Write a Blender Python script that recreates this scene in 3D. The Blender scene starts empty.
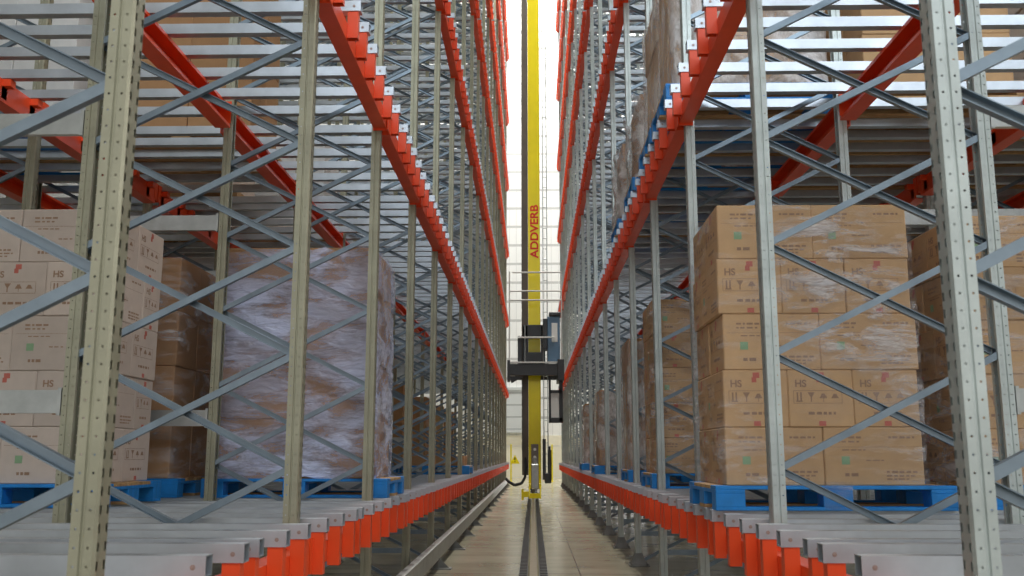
import bpy, math, random
from mathutils import Vector, Matrix
random.seed(7)
R = random.Random(11)
scn = bpy.context.scene
COL = scn.collection

# ------------------------------------------------------------------ helpers
class MB:
    """collects shapes, builds ONE mesh"""
    def __init__(s): s.v = []; s.f = []; s.m = []
    def quad(s, a, b, c, d, m=0):
        n = len(s.v); s.v += [a, b, c, d]; s.f.append((n, n+1, n+2, n+3)); s.m.append(m)
    def box(s, x0, x1, y0, y1, z0, z1, m=0, bev=0.0):
        if x0 > x1: x0, x1 = x1, x0
        if y0 > y1: y0, y1 = y1, y0
        n = len(s.v)
        if bev <= 0:
            s.v += [(x0,y0,z0),(x1,y0,z0),(x1,y1,z0),(x0,y1,z0),(x0,y0,z1),(x1,y0,z1),(x1,y1,z1),(x0,y1,z1)]
            for q in ((0,3,2,1),(4,5,6,7),(0,1,5,4),(1,2,6,5),(2,3,7,6),(3,0,4,7)):
                s.f.append(tuple(n+i for i in q)); s.m.append(m)
            return
        # chamfered on the vertical and horizontal edges
        b = bev
        vs = {}
        def V(p):
            if p not in vs: vs[p] = len(s.v); s.v.append(p)
            return vs[p]
        X = (x0, x1); Y = (y0, y1); Z = (z0, z1); sg = (1, -1)
        def c(i, j, k, ax):
            p = [X[i], Y[j], Z[k]]
            for a, t in zip((0,1,2), (i,j,k)):
                if a != ax: p[a] += sg[t]*b
            return tuple(p)
        F = []
        for i in (0,1):
            F.append([c(i,0,0,0), c(i,1,0,0), c(i,1,1,0), c(i,0,1,0)][::(1 if i else -1)])
            F.append([c(0,i,0,1), c(1,i,0,1), c(1,i,1,1), c(0,i,1,1)][::(-1 if i else 1)])
            F.append([c(0,0,i,2), c(1,0,i,2), c(1,1,i,2), c(0,1,i,2)][::(1 if i else -1)])
        for j in (0,1):
            for k in (0,1):
                F.append([c(0,j,k,1), c(1,j,k,1), c(1,j,k,2), c(0,j,k,2)])
                F.append([c(j,0,k,0), c(j,1,k,0), c(j,1,k,2), c(j,0,k,2)])
                F.append([c(j,k,0,0), c(j,k,1,0), c(j,k,1,1), c(j,k,0,1)])
        for i in (0,1):
            for j in (0,1):
                for k in (0,1): F.append([c(i,j,k,0), c(i,j,k,1), c(i,j,k,2)])
        for q in F: s.f.append(tuple(V(p) for p in q)); s.m.append(m)
    def prism(s, prof, p0, p1, ux, uy, m=0, caps=True):
        """profile (list of 2-D points) swept from p0 to p1; ux, uy are its axes"""
        p0, p1, ux, uy = Vector(p0), Vector(p1), Vector(ux), Vector(uy)
        n = len(s.v); k = len(prof)
        for p in (p0, p1):
            for a, b in prof: s.v.append(tuple(p + ux*a + uy*b))
        for i in range(k):
            j = (i+1) % k
            s.f.append((n+i, n+j, n+k+j, n+k+i)); s.m.append(m)
        if caps:
            s.f.append(tuple(n+i for i in range(k))[::-1]); s.m.append(m)
            s.f.append(tuple(n+k+i for i in range(k))); s.m.append(m)
    def cyl(s, p0, p1, r, seg=12, m=0, r1=None):
        p0, p1 = Vector(p0), Vector(p1); d = (p1-p0).normalized()
        a = d.orthogonal().normalized(); b = d.cross(a)
        n = len(s.v); r1 = r if r1 is None else r1
        for p, rr in ((p0, r), (p1, r1)):
            for i in range(seg):
                t = 2*math.pi*i/seg
                s.v.append(tuple(p + (a*math.cos(t) + b*math.sin(t))*rr))
        for i in range(seg):
            j = (i+1) % seg
            s.f.append((n+i, n+j, n+seg+j, n+seg+i)); s.m.append(m)
        s.f.append(tuple(n+i for i in range(seg))[::-1]); s.m.append(m)
        s.f.append(tuple(n+seg+i for i in range(seg))); s.m.append(m)
    def tube(s, pts, r, seg=8, m=0):
        for a, b in zip(pts, pts[1:]): s.cyl(a, b, r, seg, m)
    def mesh(s, name, *mats):
        me = bpy.data.meshes.new(name)
        me.from_pydata(s.v, [], s.f)
        for q in mats: me.materials.append(q)
        for p, i in zip(me.polygons, s.m): p.material_index = i
        bm_fix(me)
        me.update()
        return me
def squeeze(mb):
    for i, (x, y, z) in enumerate(mb.v):
        mb.v[i] = (x*.858, y, 1.07+.858*(z-1.07) if z > 1.0 else z*1.01)
    return mb
def bm_fix(me):
    import bmesh
    bm = bmesh.new(); bm.from_mesh(me)
    bmesh.ops.recalc_face_normals(bm, faces=bm.faces)
    bm.to_mesh(me); bm.free()

def c_profile(w, d, t):
    """thin C: web along the first axis (w) at second axis 0, flanges going to d"""
    return [(-w/2,0),(w/2,0),(w/2,d),(w/2-t,d),(w/2-t,t),(-w/2+t,t),(-w/2+t,d),(-w/2,d)]

def obj(name, me, parent=None, loc=(0,0,0)):
    o = bpy.data.objects.new(name, me); COL.objects.link(o)
    o.location = loc
    if parent is not None: o.parent = parent
    return o
def tag(o, label=None, cat=None, group=None, kind=None):
    if label: o['label'] = label
    if cat: o['category'] = cat
    if group: o['group'] = group
    if cat and not kind: o['kind'] = 'thing'
    if kind: o['kind'] = kind
    return o
def thing(name, label, cat, loc=(0,0,0), group=None):
    return tag(obj(name, None, None, loc), label, cat, group)
ORD = ['first','second','third','fourth','fifth','sixth','seventh','eighth','ninth','tenth','eleventh','twelfth',
       'thirteenth','fourteenth','fifteenth','sixteenth','seventeenth','eighteenth','nineteenth','twentieth']
SIDE = {1: 'right', -1: 'left'}

# ------------------------------------------------------------------ materials
def new_mat(name):
    m = bpy.data.materials.new(name); m.use_nodes = True
    nt = m.node_tree; nt.nodes.clear()
    out = nt.nodes.new('ShaderNodeOutputMaterial')
    return m, nt, out
def node(nt, t, **kw):
    n = nt.nodes.new(t)
    for k, v in kw.items():
        if k in n.inputs: n.inputs[k].default_value = v
        else: setattr(n, k, v)
    return n
def pbr(name, col, rough=.5, metal=0.0, var=.12, scale=6.0, bump=0.0, stretch=(1,1,1), spec=.5, bscale=None):
    m, nt, out = new_mat(name)
    b = node(nt, 'ShaderNodeBsdfPrincipled', Roughness=rough, Metallic=metal)
    b.inputs['Specular IOR Level'].default_value = spec
    tc = node(nt, 'ShaderNodeTexCoord'); mp = node(nt, 'ShaderNodeMapping'); mp.inputs['Scale'].default_value = stretch
    nz = node(nt, 'ShaderNodeTexNoise', Scale=scale, Detail=4.0, Roughness=.6)
    nt.links.new(tc.outputs['Object'], mp.inputs[0]); nt.links.new(mp.outputs[0], nz.inputs['Vector'])
    cr = node(nt, 'ShaderNodeValToRGB')
    lo = tuple(max(0, c*(1-var)) for c in col); hi = tuple(min(1, c*(1+var)) for c in col)
    cr.color_ramp.elements[0].position = .3; cr.color_ramp.elements[0].color = (*lo, 1)
    cr.color_ramp.elements[1].position = .7; cr.color_ramp.elements[1].color = (*hi, 1)
    nt.links.new(nz.outputs['Fac'], cr.inputs[0]); nt.links.new(cr.outputs[0], b.inputs['Base Color'])
    if bump:
        n2 = node(nt, 'ShaderNodeTexNoise', Scale=bscale or scale*4, Detail=3.0)
        nt.links.new(mp.outputs[0], n2.inputs['Vector'])
        bp = node(nt, 'ShaderNodeBump', Strength=bump, Distance=.01)
        nt.links.new(n2.outputs['Fac'], bp.inputs['Height']); nt.links.new(bp.outputs[0], b.inputs['Normal'])
    nt.links.new(b.outputs[0], out.inputs[0])
    return m

M = {}
M['galv'] = pbr('galvanised_steel', (.47,.49,.48), .42, .7, .14, 9)
M['dull'] = pbr('dull_zinc', (.20,.20,.19), .55, .5, .2, 9)
M['rail'] = pbr('galvanised_rail', (.52,.56,.61), .40, .78, .12, 5)
M['brace'] = pbr('galvanised_brace', (.22,.275,.325), .40, .75, .14, 8)
M['red'] = pbr('red_paint', (.84,.078,.015), .38, 0, .08, 3)
M['yellow'] = pbr('yellow_paint', (.95,.79,.003), .35, 0, .05, 2)
M['dark'] = pbr('dark_grey_paint', (.045,.047,.05), .45, 0, .15, 3)
M['brown'] = pbr('dark_cable_channel', (.12,.10,.082), .55, 0, .15, 3)
M['bluegrey'] = pbr('blue_grey_paint', (.10,.19,.30), .4, 0, .08, 3)
M['white'] = pbr('white_paint', (.8,.8,.78), .5, 0, .04, 2)
M['black'] = pbr('black_rubber', (.015,.015,.016), .6, 0, .2, 5)
M['steel'] = pbr('rail_steel', (.45,.40,.34), .3, .8, .15, 12)
M['blue'] = pbr('blue_pallet_wood', (.01,.22,.62), .5, 0, .18, 9, .15, (1,6,1))
M['wood'] = pbr('bare_pallet_wood', (.46,.28,.13), .65, 0, .25, 9, .2, (1,6,1))
M['ink_brown'] = pbr('brown_ink', (.33,.20,.125), .7)
M['ink_red'] = pbr('red_ink', (.56,.15,.11), .7)
M['ink_green'] = pbr('green_ink', (.27,.42,.24), .7)
M['sign_red'] = pbr('red_lettering', (.78,.03,.005), .5, 0, .03)
M['rust_bolt'] = pbr('rusty_bolt', (.36,.27,.24), .5, .4)
M['bolt'] = pbr('bolt_steel', (.22,.19,.16), .5, .5)

def board(name, col):
    """corrugated cardboard: fibre speckle and faint flutes"""
    m, nt, out = new_mat(name)
    b = node(nt, 'ShaderNodeBsdfPrincipled', Roughness=.75)
    b.inputs['Specular IOR Level'].default_value = .25
    tc = node(nt, 'ShaderNodeTexCoord')
    oi = node(nt, 'ShaderNodeObjectInfo')
    nz = node(nt, 'ShaderNodeTexNoise', Scale=14.0, Detail=5.0)
    nt.links.new(tc.outputs['Object'], nz.inputs['Vector'])
    hs = node(nt, 'ShaderNodeHueSaturation'); hs.inputs['Color'].default_value = (*col, 1)
    ma = node(nt, 'ShaderNodeMath', operation='MULTIPLY_ADD'); ma.inputs[1].default_value = .22; ma.inputs[2].default_value = .78
    nt.links.new(nz.outputs['Fac'], ma.inputs[0])
    mb = node(nt, 'ShaderNodeMath', operation='MULTIPLY_ADD'); mb.inputs[1].default_value = .2
    nt.links.new(oi.outputs['Random'], mb.inputs[0]); nt.links.new(ma.outputs[0], mb.inputs[2])
    nt.links.new(mb.outputs[0], hs.inputs['Value'])
    nt.links.new(hs.outputs[0], b.inputs['Base Color'])
    wv = node(nt, 'ShaderNodeTexWave', Scale=60.0, wave_type='BANDS', bands_direction='Z')
    nt.links.new(tc.outputs['Object'], wv.inputs['Vector'])
    bp = node(nt, 'ShaderNodeBump', Strength=.06, Distance=.002)
    nt.links.new(wv.outputs['Fac'], bp.inputs['Height']); nt.links.new(bp.outputs[0], b.inputs['Normal'])
    nt.links.new(b.outputs[0], out.inputs[0])
    return m
M['kraft'] = board('kraft_cardboard', (.57,.365,.195))
M['tan'] = board('dark_kraft_cardboard', (.42,.235,.115))
M['pale'] = board('pale_cardboard', (.60,.50,.43))
M['whiteboard'] = board('white_cardboard', (.72,.71,.69))

def film(name, lo, hi, tint=(.86,.88,.95), stretch=(2,2,7), bare=.25, r0=.42, r1=.62):
    """stretch wrap: clear plastic with milky, shiny creases"""
    m, nt, out = new_mat(name)
    tr = node(nt, 'ShaderNodeBsdfTransparent'); tr.inputs[0].default_value = (.97,.97,.98,1)
    b = node(nt, 'ShaderNodeBsdfPrincipled', Roughness=.22)
    b.inputs['Base Color'].default_value = (*tint, 1); b.inputs['Specular IOR Level'].default_value = .9
    tc = node(nt, 'ShaderNodeTexCoord'); mp = node(nt, 'ShaderNodeMapping'); mp.inputs['Scale'].default_value = stretch
    nt.links.new(tc.outputs['Object'], mp.inputs[0])
    n1 = node(nt, 'ShaderNodeTexNoise', Scale=1.6, Detail=6.0, Roughness=.7, Distortion=.45)
    nt.links.new(mp.outputs[0], n1.inputs['Vector'])
    cr = node(nt, 'ShaderNodeValToRGB')
    cr.color_ramp.elements[0].position = r0; cr.color_ramp.elements[0].color = (lo,lo,lo,1)
    cr.color_ramp.elements[1].position = r1; cr.color_ramp.elements[1].color = (hi,hi,hi,1)
    nt.links.new(n1.outputs['Fac'], cr.inputs[0])
    n3 = node(nt, 'ShaderNodeTexNoise', Scale=1.1, Detail=2.0); nt.links.new(tc.outputs['Object'], n3.inputs['Vector'])
    c3 = node(nt, 'ShaderNodeMapRange'); c3.inputs['From Min'].default_value = .36; c3.inputs['From Max'].default_value = .60; c3.inputs['To Min'].default_value = bare
    nt.links.new(n3.outputs['Fac'], c3.inputs[0])
    mm = node(nt, 'ShaderNodeMath', operation='MULTIPLY'); nt.links.new(cr.outputs[0], mm.inputs[0]); nt.links.new(c3.outputs[0], mm.inputs[1])
    n2 = node(nt, 'ShaderNodeTexNoise', Scale=5.0, Detail=4.0, Distortion=.8)
    nt.links.new(mp.outputs[0], n2.inputs['Vector'])
    bp = node(nt, 'ShaderNodeBump', Strength=.8, Distance=.03)
    nt.links.new(n2.outputs['Fac'], bp.inputs['Height']); nt.links.new(bp.outputs[0], b.inputs['Normal'])
    mx = node(nt, 'ShaderNodeMixShader')
    nt.links.new(mm.outputs[0], mx.inputs[0]); nt.links.new(tr.outputs[0], mx.inputs[1]); nt.links.new(b.outputs[0], mx.inputs[2])
    nt.links.new(mx.outputs[0], out.inputs[0])
    return m
M['film_clear'] = film('clear_stretch_film', .04, .62, bare=.10, r0=.47, r1=.64)
M['film_milky'] = film('milky_stretch_film', .16, 1.0, (.68,.74,1.0), (1.4,1.4,4.5), .5, .38, .56)
M['film_white'] = film('white_stretch_film', .25, .9, (.90,.90,.92), (3,3,2), .3, .40, .58)

def perforated(name, col):
    """upright steel: rows of real see-through holes punched on the object's own coordinates"""
    m, nt, out = new_mat(name)
    b = node(nt, 'ShaderNodeBsdfPrincipled', Roughness=.45, Metallic=.45)
    tc = node(nt, 'ShaderNodeTexCoord'); ge = node(nt, 'ShaderNodeNewGeometry')
    nz = node(nt, 'ShaderNodeTexNoise', Scale=7.0, Detail=4.0)
    nt.links.new(tc.outputs['Object'], nz.inputs['Vector'])
    cr = node(nt, 'ShaderNodeValToRGB')
    cr.color_ramp.elements[0].position = .3; cr.color_ramp.elements[0].color = (*[c*.86 for c in col], 1)
    cr.color_ramp.elements[1].position = .7; cr.color_ramp.elements[1].color = (*[min(1,c*1.1) for c in col], 1)
    nt.links.new(nz.outputs['Fac'], cr.inputs[0]); nt.links.new(cr.outputs[0], b.inputs['Base Color'])
    sp = node(nt, 'ShaderNodeSeparateXYZ'); nt.links.new(tc.outputs['Object'], sp.inputs[0])
    sn = node(nt, 'ShaderNodeSeparateXYZ'); nt.links.new(tc.outputs['Normal'], sn.inputs[0])
    def mth(op, a, bb=None, c=None):
        n = node(nt, 'ShaderNodeMath', operation=op)
        for i, q in enumerate((a, bb, c)):
            if q is None: continue
            if isinstance(q, (int, float)): n.inputs[i].default_value = q
            else: nt.links.new(q, n.inputs[i])
        return n.outputs[0]
    P = .042
    fz = mth('ABSOLUTE', mth('SUBTRACT', mth('FRACT', mth('DIVIDE', sp.outputs[2], P)), .5))   # 0 at hole centre, in pitches
    dz = mth('MULTIPLY', fz, P)
    # faces that look along the aisle: small round holes in two columns
    ax = mth('ABSOLUTE', sp.outputs[0])
    dx = mth('MINIMUM', mth('ABSOLUTE', mth('SUBTRACT', ax, .016)), mth('ABSOLUTE', mth('SUBTRACT', ax, .048)))
    rr = mth('SQRT', mth('ADD', mth('MULTIPLY', dx, dx), mth('MULTIPLY', dz, dz)))
    dot = mth('LESS_THAN', rr, .0031)
    isy = mth('GREATER_THAN', mth('ABSOLUTE', sn.outputs[1]), .7)
    # the face towards the aisle: tall slots in two columns
    dy = mth('ABSOLUTE', mth('SUBTRACT', mth('ABSOLUTE', sp.outputs[1]), .019))
    slot = mth('MULTIPLY', mth('LESS_THAN', dy, .0052), mth('LESS_THAN', dz, .0105))
    isx = mth('MULTIPLY', mth('GREATER_THAN', mth('ABSOLUTE', sn.outputs[0]), .7), mth('LESS_THAN', ax, .006))
    hole = mth('MAXIMUM', mth('MULTIPLY', dot, isy), mth('MULTIPLY', slot, isx))
    tr = node(nt, 'ShaderNodeBsdfTransparent')
    mx = node(nt, 'ShaderNodeMixShader')
    nt.links.new(hole, mx.inputs[0]); nt.links.new(b.outputs[0], mx.inputs[1]); nt.links.new(tr.outputs[0], mx.inputs[2])
    nt.links.new(mx.outputs[0], out.inputs[0])
    return m
for q, c in (('left', (.355,.345,.255)), ('right', (.51,.56,.545))):    # same steel; the left side's warmer, dimmer light is put into its colour
    M['upright_perf_'+q] = perforated('perforated_upright_steel_'+q, c)
    M['upright_'+q] = pbr('upright_steel_'+q, c, .45, .45, .12, 7)

def cladding(name, col, pitch, rib):
    m, nt, out = new_mat(name)
    b = node(nt, 'ShaderNodeBsdfPrincipled', Roughness=.55)
    tc = node(nt, 'ShaderNodeTexCoord'); sp = node(nt, 'ShaderNodeSeparateXYZ'); nt.links.new(tc.outputs['Object'], sp.inputs[0])
    def seam(src, p, w):
        a = node(nt, 'ShaderNodeMath', operation='DIVIDE'); nt.links.new(src, a.inputs[0]); a.inputs[1].default_value = p
        f = node(nt, 'ShaderNodeMath', operation='FRACT'); nt.links.new(a.outputs[0], f.inputs[0])
        l = node(nt, 'ShaderNodeMath', operation='LESS_THAN'); nt.links.new(f.outputs[0], l.inputs[0]); l.inputs[1].default_value = w
        return l.outputs[0]
    ad = node(nt, 'ShaderNodeMath', operation='ADD'); nt.links.new(sp.outputs[0], ad.inputs[0]); nt.links.new(sp.outputs[1], ad.inputs[1])
    s1 = seam(sp.outputs[2], pitch, .13); s2 = seam(ad.outputs[0], rib, .12)
    h2 = node(nt, 'ShaderNodeMath', operation='MULTIPLY'); nt.links.new(s2, h2.inputs[0]); h2.inputs[1].default_value = .35
    mx0 = node(nt, 'ShaderNodeMath', operation='MAXIMUM'); nt.links.new(s1, mx0.inputs[0]); nt.links.new(h2.outputs[0], mx0.inputs[1])
    mc = node(nt, 'ShaderNodeMix', data_type='RGBA')
    mc.inputs[6].default_value = (*col, 1); mc.inputs[7].default_value = (*[c*.62 for c in col], 1)
    nt.links.new(mx0.outputs[0], mc.inputs[0]); nt.links.new(mc.outputs[2], b.inputs['Base Color'])
    nt.links.new(b.outputs[0], out.inputs[0])
    return m
M['wall'] = cladding('white_wall_cladding', (.82,.83,.82), .9, .33)
M['sidewall'] = cladding('grey_wall_cladding', (.22,.225,.22), .9, .33)
M['soffit'] = cladding('grey_roof_deck', (.22,.22,.22), 50, .25)
M['far_panel'] = cladding('roller_door_slats', (.60,.63,.64), .55, 9.0)
M['cream'] = pbr('cream_wall', (.80,.76,.62), .6, 0, .04, 1)

def concrete():
    m, nt, out = new_mat('polished_concrete')
    b = node(nt, 'ShaderNodeBsdfPrincipled', Roughness=.38)
    tc = node(nt, 'ShaderNodeTexCoord')
    n1 = node(nt, 'ShaderNodeTexNoise', Scale=.9, Detail=8.0, Roughness=.62); nt.links.new(tc.outputs['Object'], n1.inputs['Vector'])
    mp = node(nt, 'ShaderNodeMapping'); mp.inputs['Scale'].default_value = (.35, 2.2, 1); nt.links.new(tc.outputs['Object'], mp.inputs[0])
    n2 = node(nt, 'ShaderNodeTexNoise', Scale=1.3, Detail=4.0); nt.links.new(mp.outputs[0], n2.inputs['Vector'])
    ad = node(nt, 'ShaderNodeMath', operation='MULTIPLY_ADD'); ad.inputs[1].default_value = .5; nt.links.new(n2.outputs['Fac'], ad.inputs[0]); 
    hf = node(nt, 'ShaderNodeMath', operation='MULTIPLY'); hf.inputs[1].default_value = .5; nt.links.new(n1.outputs['Fac'], hf.inputs[0])
    nt.links.new(hf.outputs[0], ad.inputs[2])
    cr = node(nt, 'ShaderNodeValToRGB')
    cr.color_ramp.elements[0].position = .36; cr.color_ramp.elements[0].color = (.27,.245,.165,1)
    cr.color_ramp.elements[1].position = .64; cr.color_ramp.elements[1].color = (.43,.40,.295,1)
    nt.links.new(ad.outputs[0], cr.inputs[0])
    sp = node(nt, 'ShaderNodeSeparateXYZ'); nt.links.new(tc.outputs['Object'], sp.inputs[0])
    def joint(src, pitch, off, w):
        a = node(nt, 'ShaderNodeMath', operation='ADD'); nt.links.new(src, a.inputs[0]); a.inputs[1].default_value = off+50*pitch
        d = node(nt, 'ShaderNodeMath', operation='DIVIDE'); nt.links.new(a.outputs[0], d.inputs[0]); d.inputs[1].default_value = pitch
        f = node(nt, 'ShaderNodeMath', operation='FRACT'); nt.links.new(d.outputs[0], f.inputs[0])
        l = node(nt, 'ShaderNodeMath', operation='LESS_THAN'); nt.links.new(f.outputs[0], l.inputs[0]); l.inputs[1].default_value = w/pitch
        return l.outputs[0]
    jm = node(nt, 'ShaderNodeMath', operation='MAXIMUM')
    nt.links.new(joint(sp.outputs[0], 4.0, -.42, .012), jm.inputs[0]); nt.links.new(joint(sp.outputs[1], 3.0, 0, .02), jm.inputs[1])
    jx = node(nt, 'ShaderNodeMix', data_type='RGBA'); jx.inputs[7].default_value = (.12,.105,.08,1)
    nt.links.new(jm.outputs[0], jx.inputs[0]); nt.links.new(cr.outputs[0], jx.inputs[6]); nt.links.new(jx.outputs[2], b.inputs['Base Color'])
    rr = node(nt, 'ShaderNodeMapRange'); rr.inputs['To Min'].default_value = .14; rr.inputs['To Max'].default_value = .30
    nt.links.new(n1.outputs['Fac'], rr.inputs[0]); nt.links.new(rr.outputs[0], b.inputs['Roughness'])
    nt.links.new(b.outputs[0], out.inputs[0])
    return m
M['concrete'] = concrete()
def emis(name, col, st):
    m, nt, out = new_mat(name)
    e = node(nt, 'ShaderNodeEmission', Strength=st); e.inputs[0].default_value = (*col, 1)
    nt.links.new(e.outputs[0], out.inputs[0]); return m
M['glow'] = emis('added_glow_panel', (1,.99,.96), 3.0)  # emission for the panel added low on the far wall

# ------------------------------------------------------------------ layout numbers (metres)
YS, BS = {1: 2.285, -1: 2.25}, {1: 1.845, -1: 1.89}   # first upright plane, bay pitch
def yk(k, s): return YS[s] + BS[s]*k
NPL = {1: 18, -1: 19}                    # upright planes on each side
ROWS = [1.0, 3.30, 5.60]                 # aisle-side face of each row of frames
ROWN = ['aisle-edge', 'second', 'third']
FD = 1.05                                # frame depth
ZR = .80; LV = 2.61                      # rail top of the first deck, deck pitch
OFFL = (.08, .43, .78, .945, 1.29, 1.62)      # cross rails in a bay of the first deck
OFFU = (.11, .50, .75, 1.03, 1.35, 1.68)      # and of the decks above
def offs(lv): return OFFU if lv else OFFL
HTOP = 19.4
def up(lv): return 0 if lv == 0 else LV + 2.71*(lv-1)     # height of a deck above the first one
def zvis(y): return 1.07 + .51*y + .6  # what can be seen from the aisle at this distance

# ------------------------------------------------------------------ setting
HX, HY0, HY1, HZ = 14.0, -3.8, 44.0, 28.0
def struct(name, mb, *mats):
    o = obj(name, mb.mesh(name, *mats)); o['kind'] = 'structure'; return o
b = MB(); b.box(-HX, HX, HY0, HY1, -.2, 0); struct('floor', b, M['concrete'])
b = MB(); b.box(-HX, HX, HY0, HY1, HZ, HZ+.2); struct('ceiling', b, M['soffit'])
b = MB(); b.box(-HX-.2, -HX, HY0, HY1, 0, HZ); struct('wall_left', b, M['sidewall'])
b = MB(); b.box(HX, HX+.2, HY0, 1, 0, HZ); b.box(HX, HX+.2, 10, HY1, 0, HZ); b.box(HX, HX+.2, 1, 10, 0, 3.5); b.box(HX, HX+.2, 1, 10, 9.5, HZ); struct('wall_right', b, M['sidewall'])
b = MB(); b.box(-HX, HX, HY1, HY1+.2, 0, HZ); struct('wall_far', b, M['wall'])
b = MB()                                 # wall behind the viewer: low opening added for fill, and a high window band
b.box(-HX, -7, HY0-.2, HY0, 0, HZ); b.box(11.2, HX, HY0-.2, HY0, 0, HZ); b.box(7, 11.2, HY0-.2, HY0, 0, 6.5); b.box(-7, -3.2, HY0-.2, HY0, 6.5, 11); b.box(-7, 7, HY0-.2, HY0, 5, 6.5); b.box(-7, 11.2, HY0-.2, HY0, 11, HZ)
struct('wall_back', b, M['wall'])
b = MB(); b.box(-1.9, -.25, HY1-.12, HY1-.005, 2.2, 4.0); b.box(-1.98,-.17,HY1-.16,HY1-.005,4.0,4.14)
b.box(-1.98,-.17,HY1-.16,HY1-.005,2.08,2.2)
struct('window_1', b, M['far_panel'])
b = MB(); b.box(2.3, 8.3, HY1-.06, HY1-.031, .02, 2.7); far_panel = struct('glow_panel_1', b, M['glow'])  # glowing panel added to brighten the floor under the right rack
b = MB(); b.box(2.2,2.3,HY1-.1,HY1-.031,0,2.8); b.box(8.3,8.4,HY1-.1,HY1-.031,0,2.8); b.box(2.2,8.4,HY1-.1,HY1-.031,2.7,2.8); obj('glow_panel_frame', b.mesh('glow_panel_frame', M['dark']), far_panel)
b = MB(); b.box(-HX+.01, HX-.01, HY1-.03, HY1-.003, .0, 1.95); struct('trim_1', b, M['cream'])

# ------------------------------------------------------------------ upright frames
def upright_mesh(sx, mat, name):
    """lipped C upright: slotted face at x=0, body towards +x*sx"""
    t = .0028
    prof_r = [(0,.026),(.005,.036),(.027,.036),(.030,.031),(.034,.031),(.037,.036),(.060,.036),(.060,.020)]
    prof_l = [(x,-y) for x, y in prof_r]
    path = prof_l[::-1] + prof_r        # open polyline from lip to lip through the front face
    # offset inside for thickness
    inn = []
    for i, (x, y) in enumerate(path):
        cx, cy = .030, 0
        nx, ny = cx-x, -y
        if abs(y) > .028: inn.append((x, y - math.copysign(t, y)))
        elif x < .01: inn.append((x+t, y*.94))
        else: inn.append((x-t, y))
    mb = MB()
    n = len(path)
    for z in (0, HTOP):
        for q in (path, inn):
            for x, y in q: mb.v.append((x*sx, y, z))
    o0, i0, o1, i1 = 0, n, 2*n, 3*n
    for i in range(n-1):
        for a, c in ((o0,o1),(i0,i1)):
            mb.f.append((a+i, a+i+1, c+i+1, c+i)); mb.m.append(0)
        mb.f.append((o1+i, o1+i+1, i1+i+1, i1+i)); mb.m.append(0)
    for i in (0, n-1):
        mb.f.append((o0+i, i0+i, i1+i, o1+i)); mb.m.append(0)
    return mb.mesh(name, mat)
UP = {(q, p, s): upright_mesh(q, M[('upright_perf_' if p else 'upright_')+SIDE[s]], 'upright') for q in (1,-1) for p in (0,1) for s in (1,-1)}
def foot_mesh(s):
    mb = MB()
    mb.box(-.06*s, .13*s, -.10, .10, 0, .012)
    # folded shoe that rises from the plate to the post
    n = len(mb.v)
    lo = [(-.045*s,-.075),(.105*s,-.075),(.105*s,.075),(-.045*s,.075)]
    hi = [(-.006*s,-.042),(.066*s,-.042),(.066*s,.042),(-.006*s,.042)]
    mb.v += [(x,y,.012) for x,y in lo] + [(x,y,.125) for x,y in hi]
    for i in range(4):
        j = (i+1) % 4; mb.f.append((n+i,n+j,n+4+j,n+4+i)); mb.m.append(0)
    for x, y in ((-.04,-.09),(-.04,.09),(.11,-.09),(.11,.09)): mb.cyl((x*s,y,.012),(x*s,y,.03),.011,6)
    return mb.mesh('foot', M['dull'])
FOOT = {s: foot_mesh(s) for s in (1,-1)}
NODE0, NP = 1.50, .487
XB0, XB1 = .040, FD-.040
def brace_shape(mb, s, rise):
    """brace from the aisle-side post at z=0 to the other post at z=rise*NP"""
    p0 = Vector((XB0*s, 0, 0)); p1 = Vector((XB1*s, 0, rise*NP)); d = (p1-p0).normalized()
    up = Vector((0,1,0)).cross(d).normalized()
    flat = (rise*s) > 0
    prof = c_profile(.029, .024, .0028)
    e = .028
    a, c = p0 + d*e*0, p1 - d*e*0
    if flat: mb.prism(prof, a+Vector((0,-.027,0)), c+Vector((0,-.027,0)), up, (0,1,0))
    else:    mb.prism(prof, a+Vector((0,.027,0)), c+Vector((0,.027,0)), up, (0,-1,0))
    yb = -.023 if flat else .003
    for q in (a, c): mb.cyl((q.x, -.031, q.z), (q.x, .030, q.z), .006, 6)
BR = {}
for s in (1,-1):
    for r in (1,-1):
        mb = MB(); brace_shape(mb, s, r); BR[(s,r)] = mb.mesh('brace', M['brace'])
def tie_mesh(s):
    mb = MB(); mb.prism(c_profile(.04,.02,.003), (XB0*s,-.02,0), (XB1*s,-.02,0), (0,0,1), (0,1,0)); return mb.mesh('tie', M['brace'])
TIE = {s: tie_mesh(s) for s in (1,-1)}
BRALL = {}
def bracing_mesh(s, n):
    if (s,n) not in BRALL:
        mb = MB()
        for i in range(-3, n):
            for r in (1,-1):
                k = len(mb.v); brace_shape(mb, s, r); dz = NODE0 + NP*(i + (r<0))
                mb.v[k:] = [(x,y,z+dz) for x,y,z in mb.v[k:]]
        BRALL[(s,n)] = mb.mesh('bracing', M['brace'])
    return BRALL[(s,n)]
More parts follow.
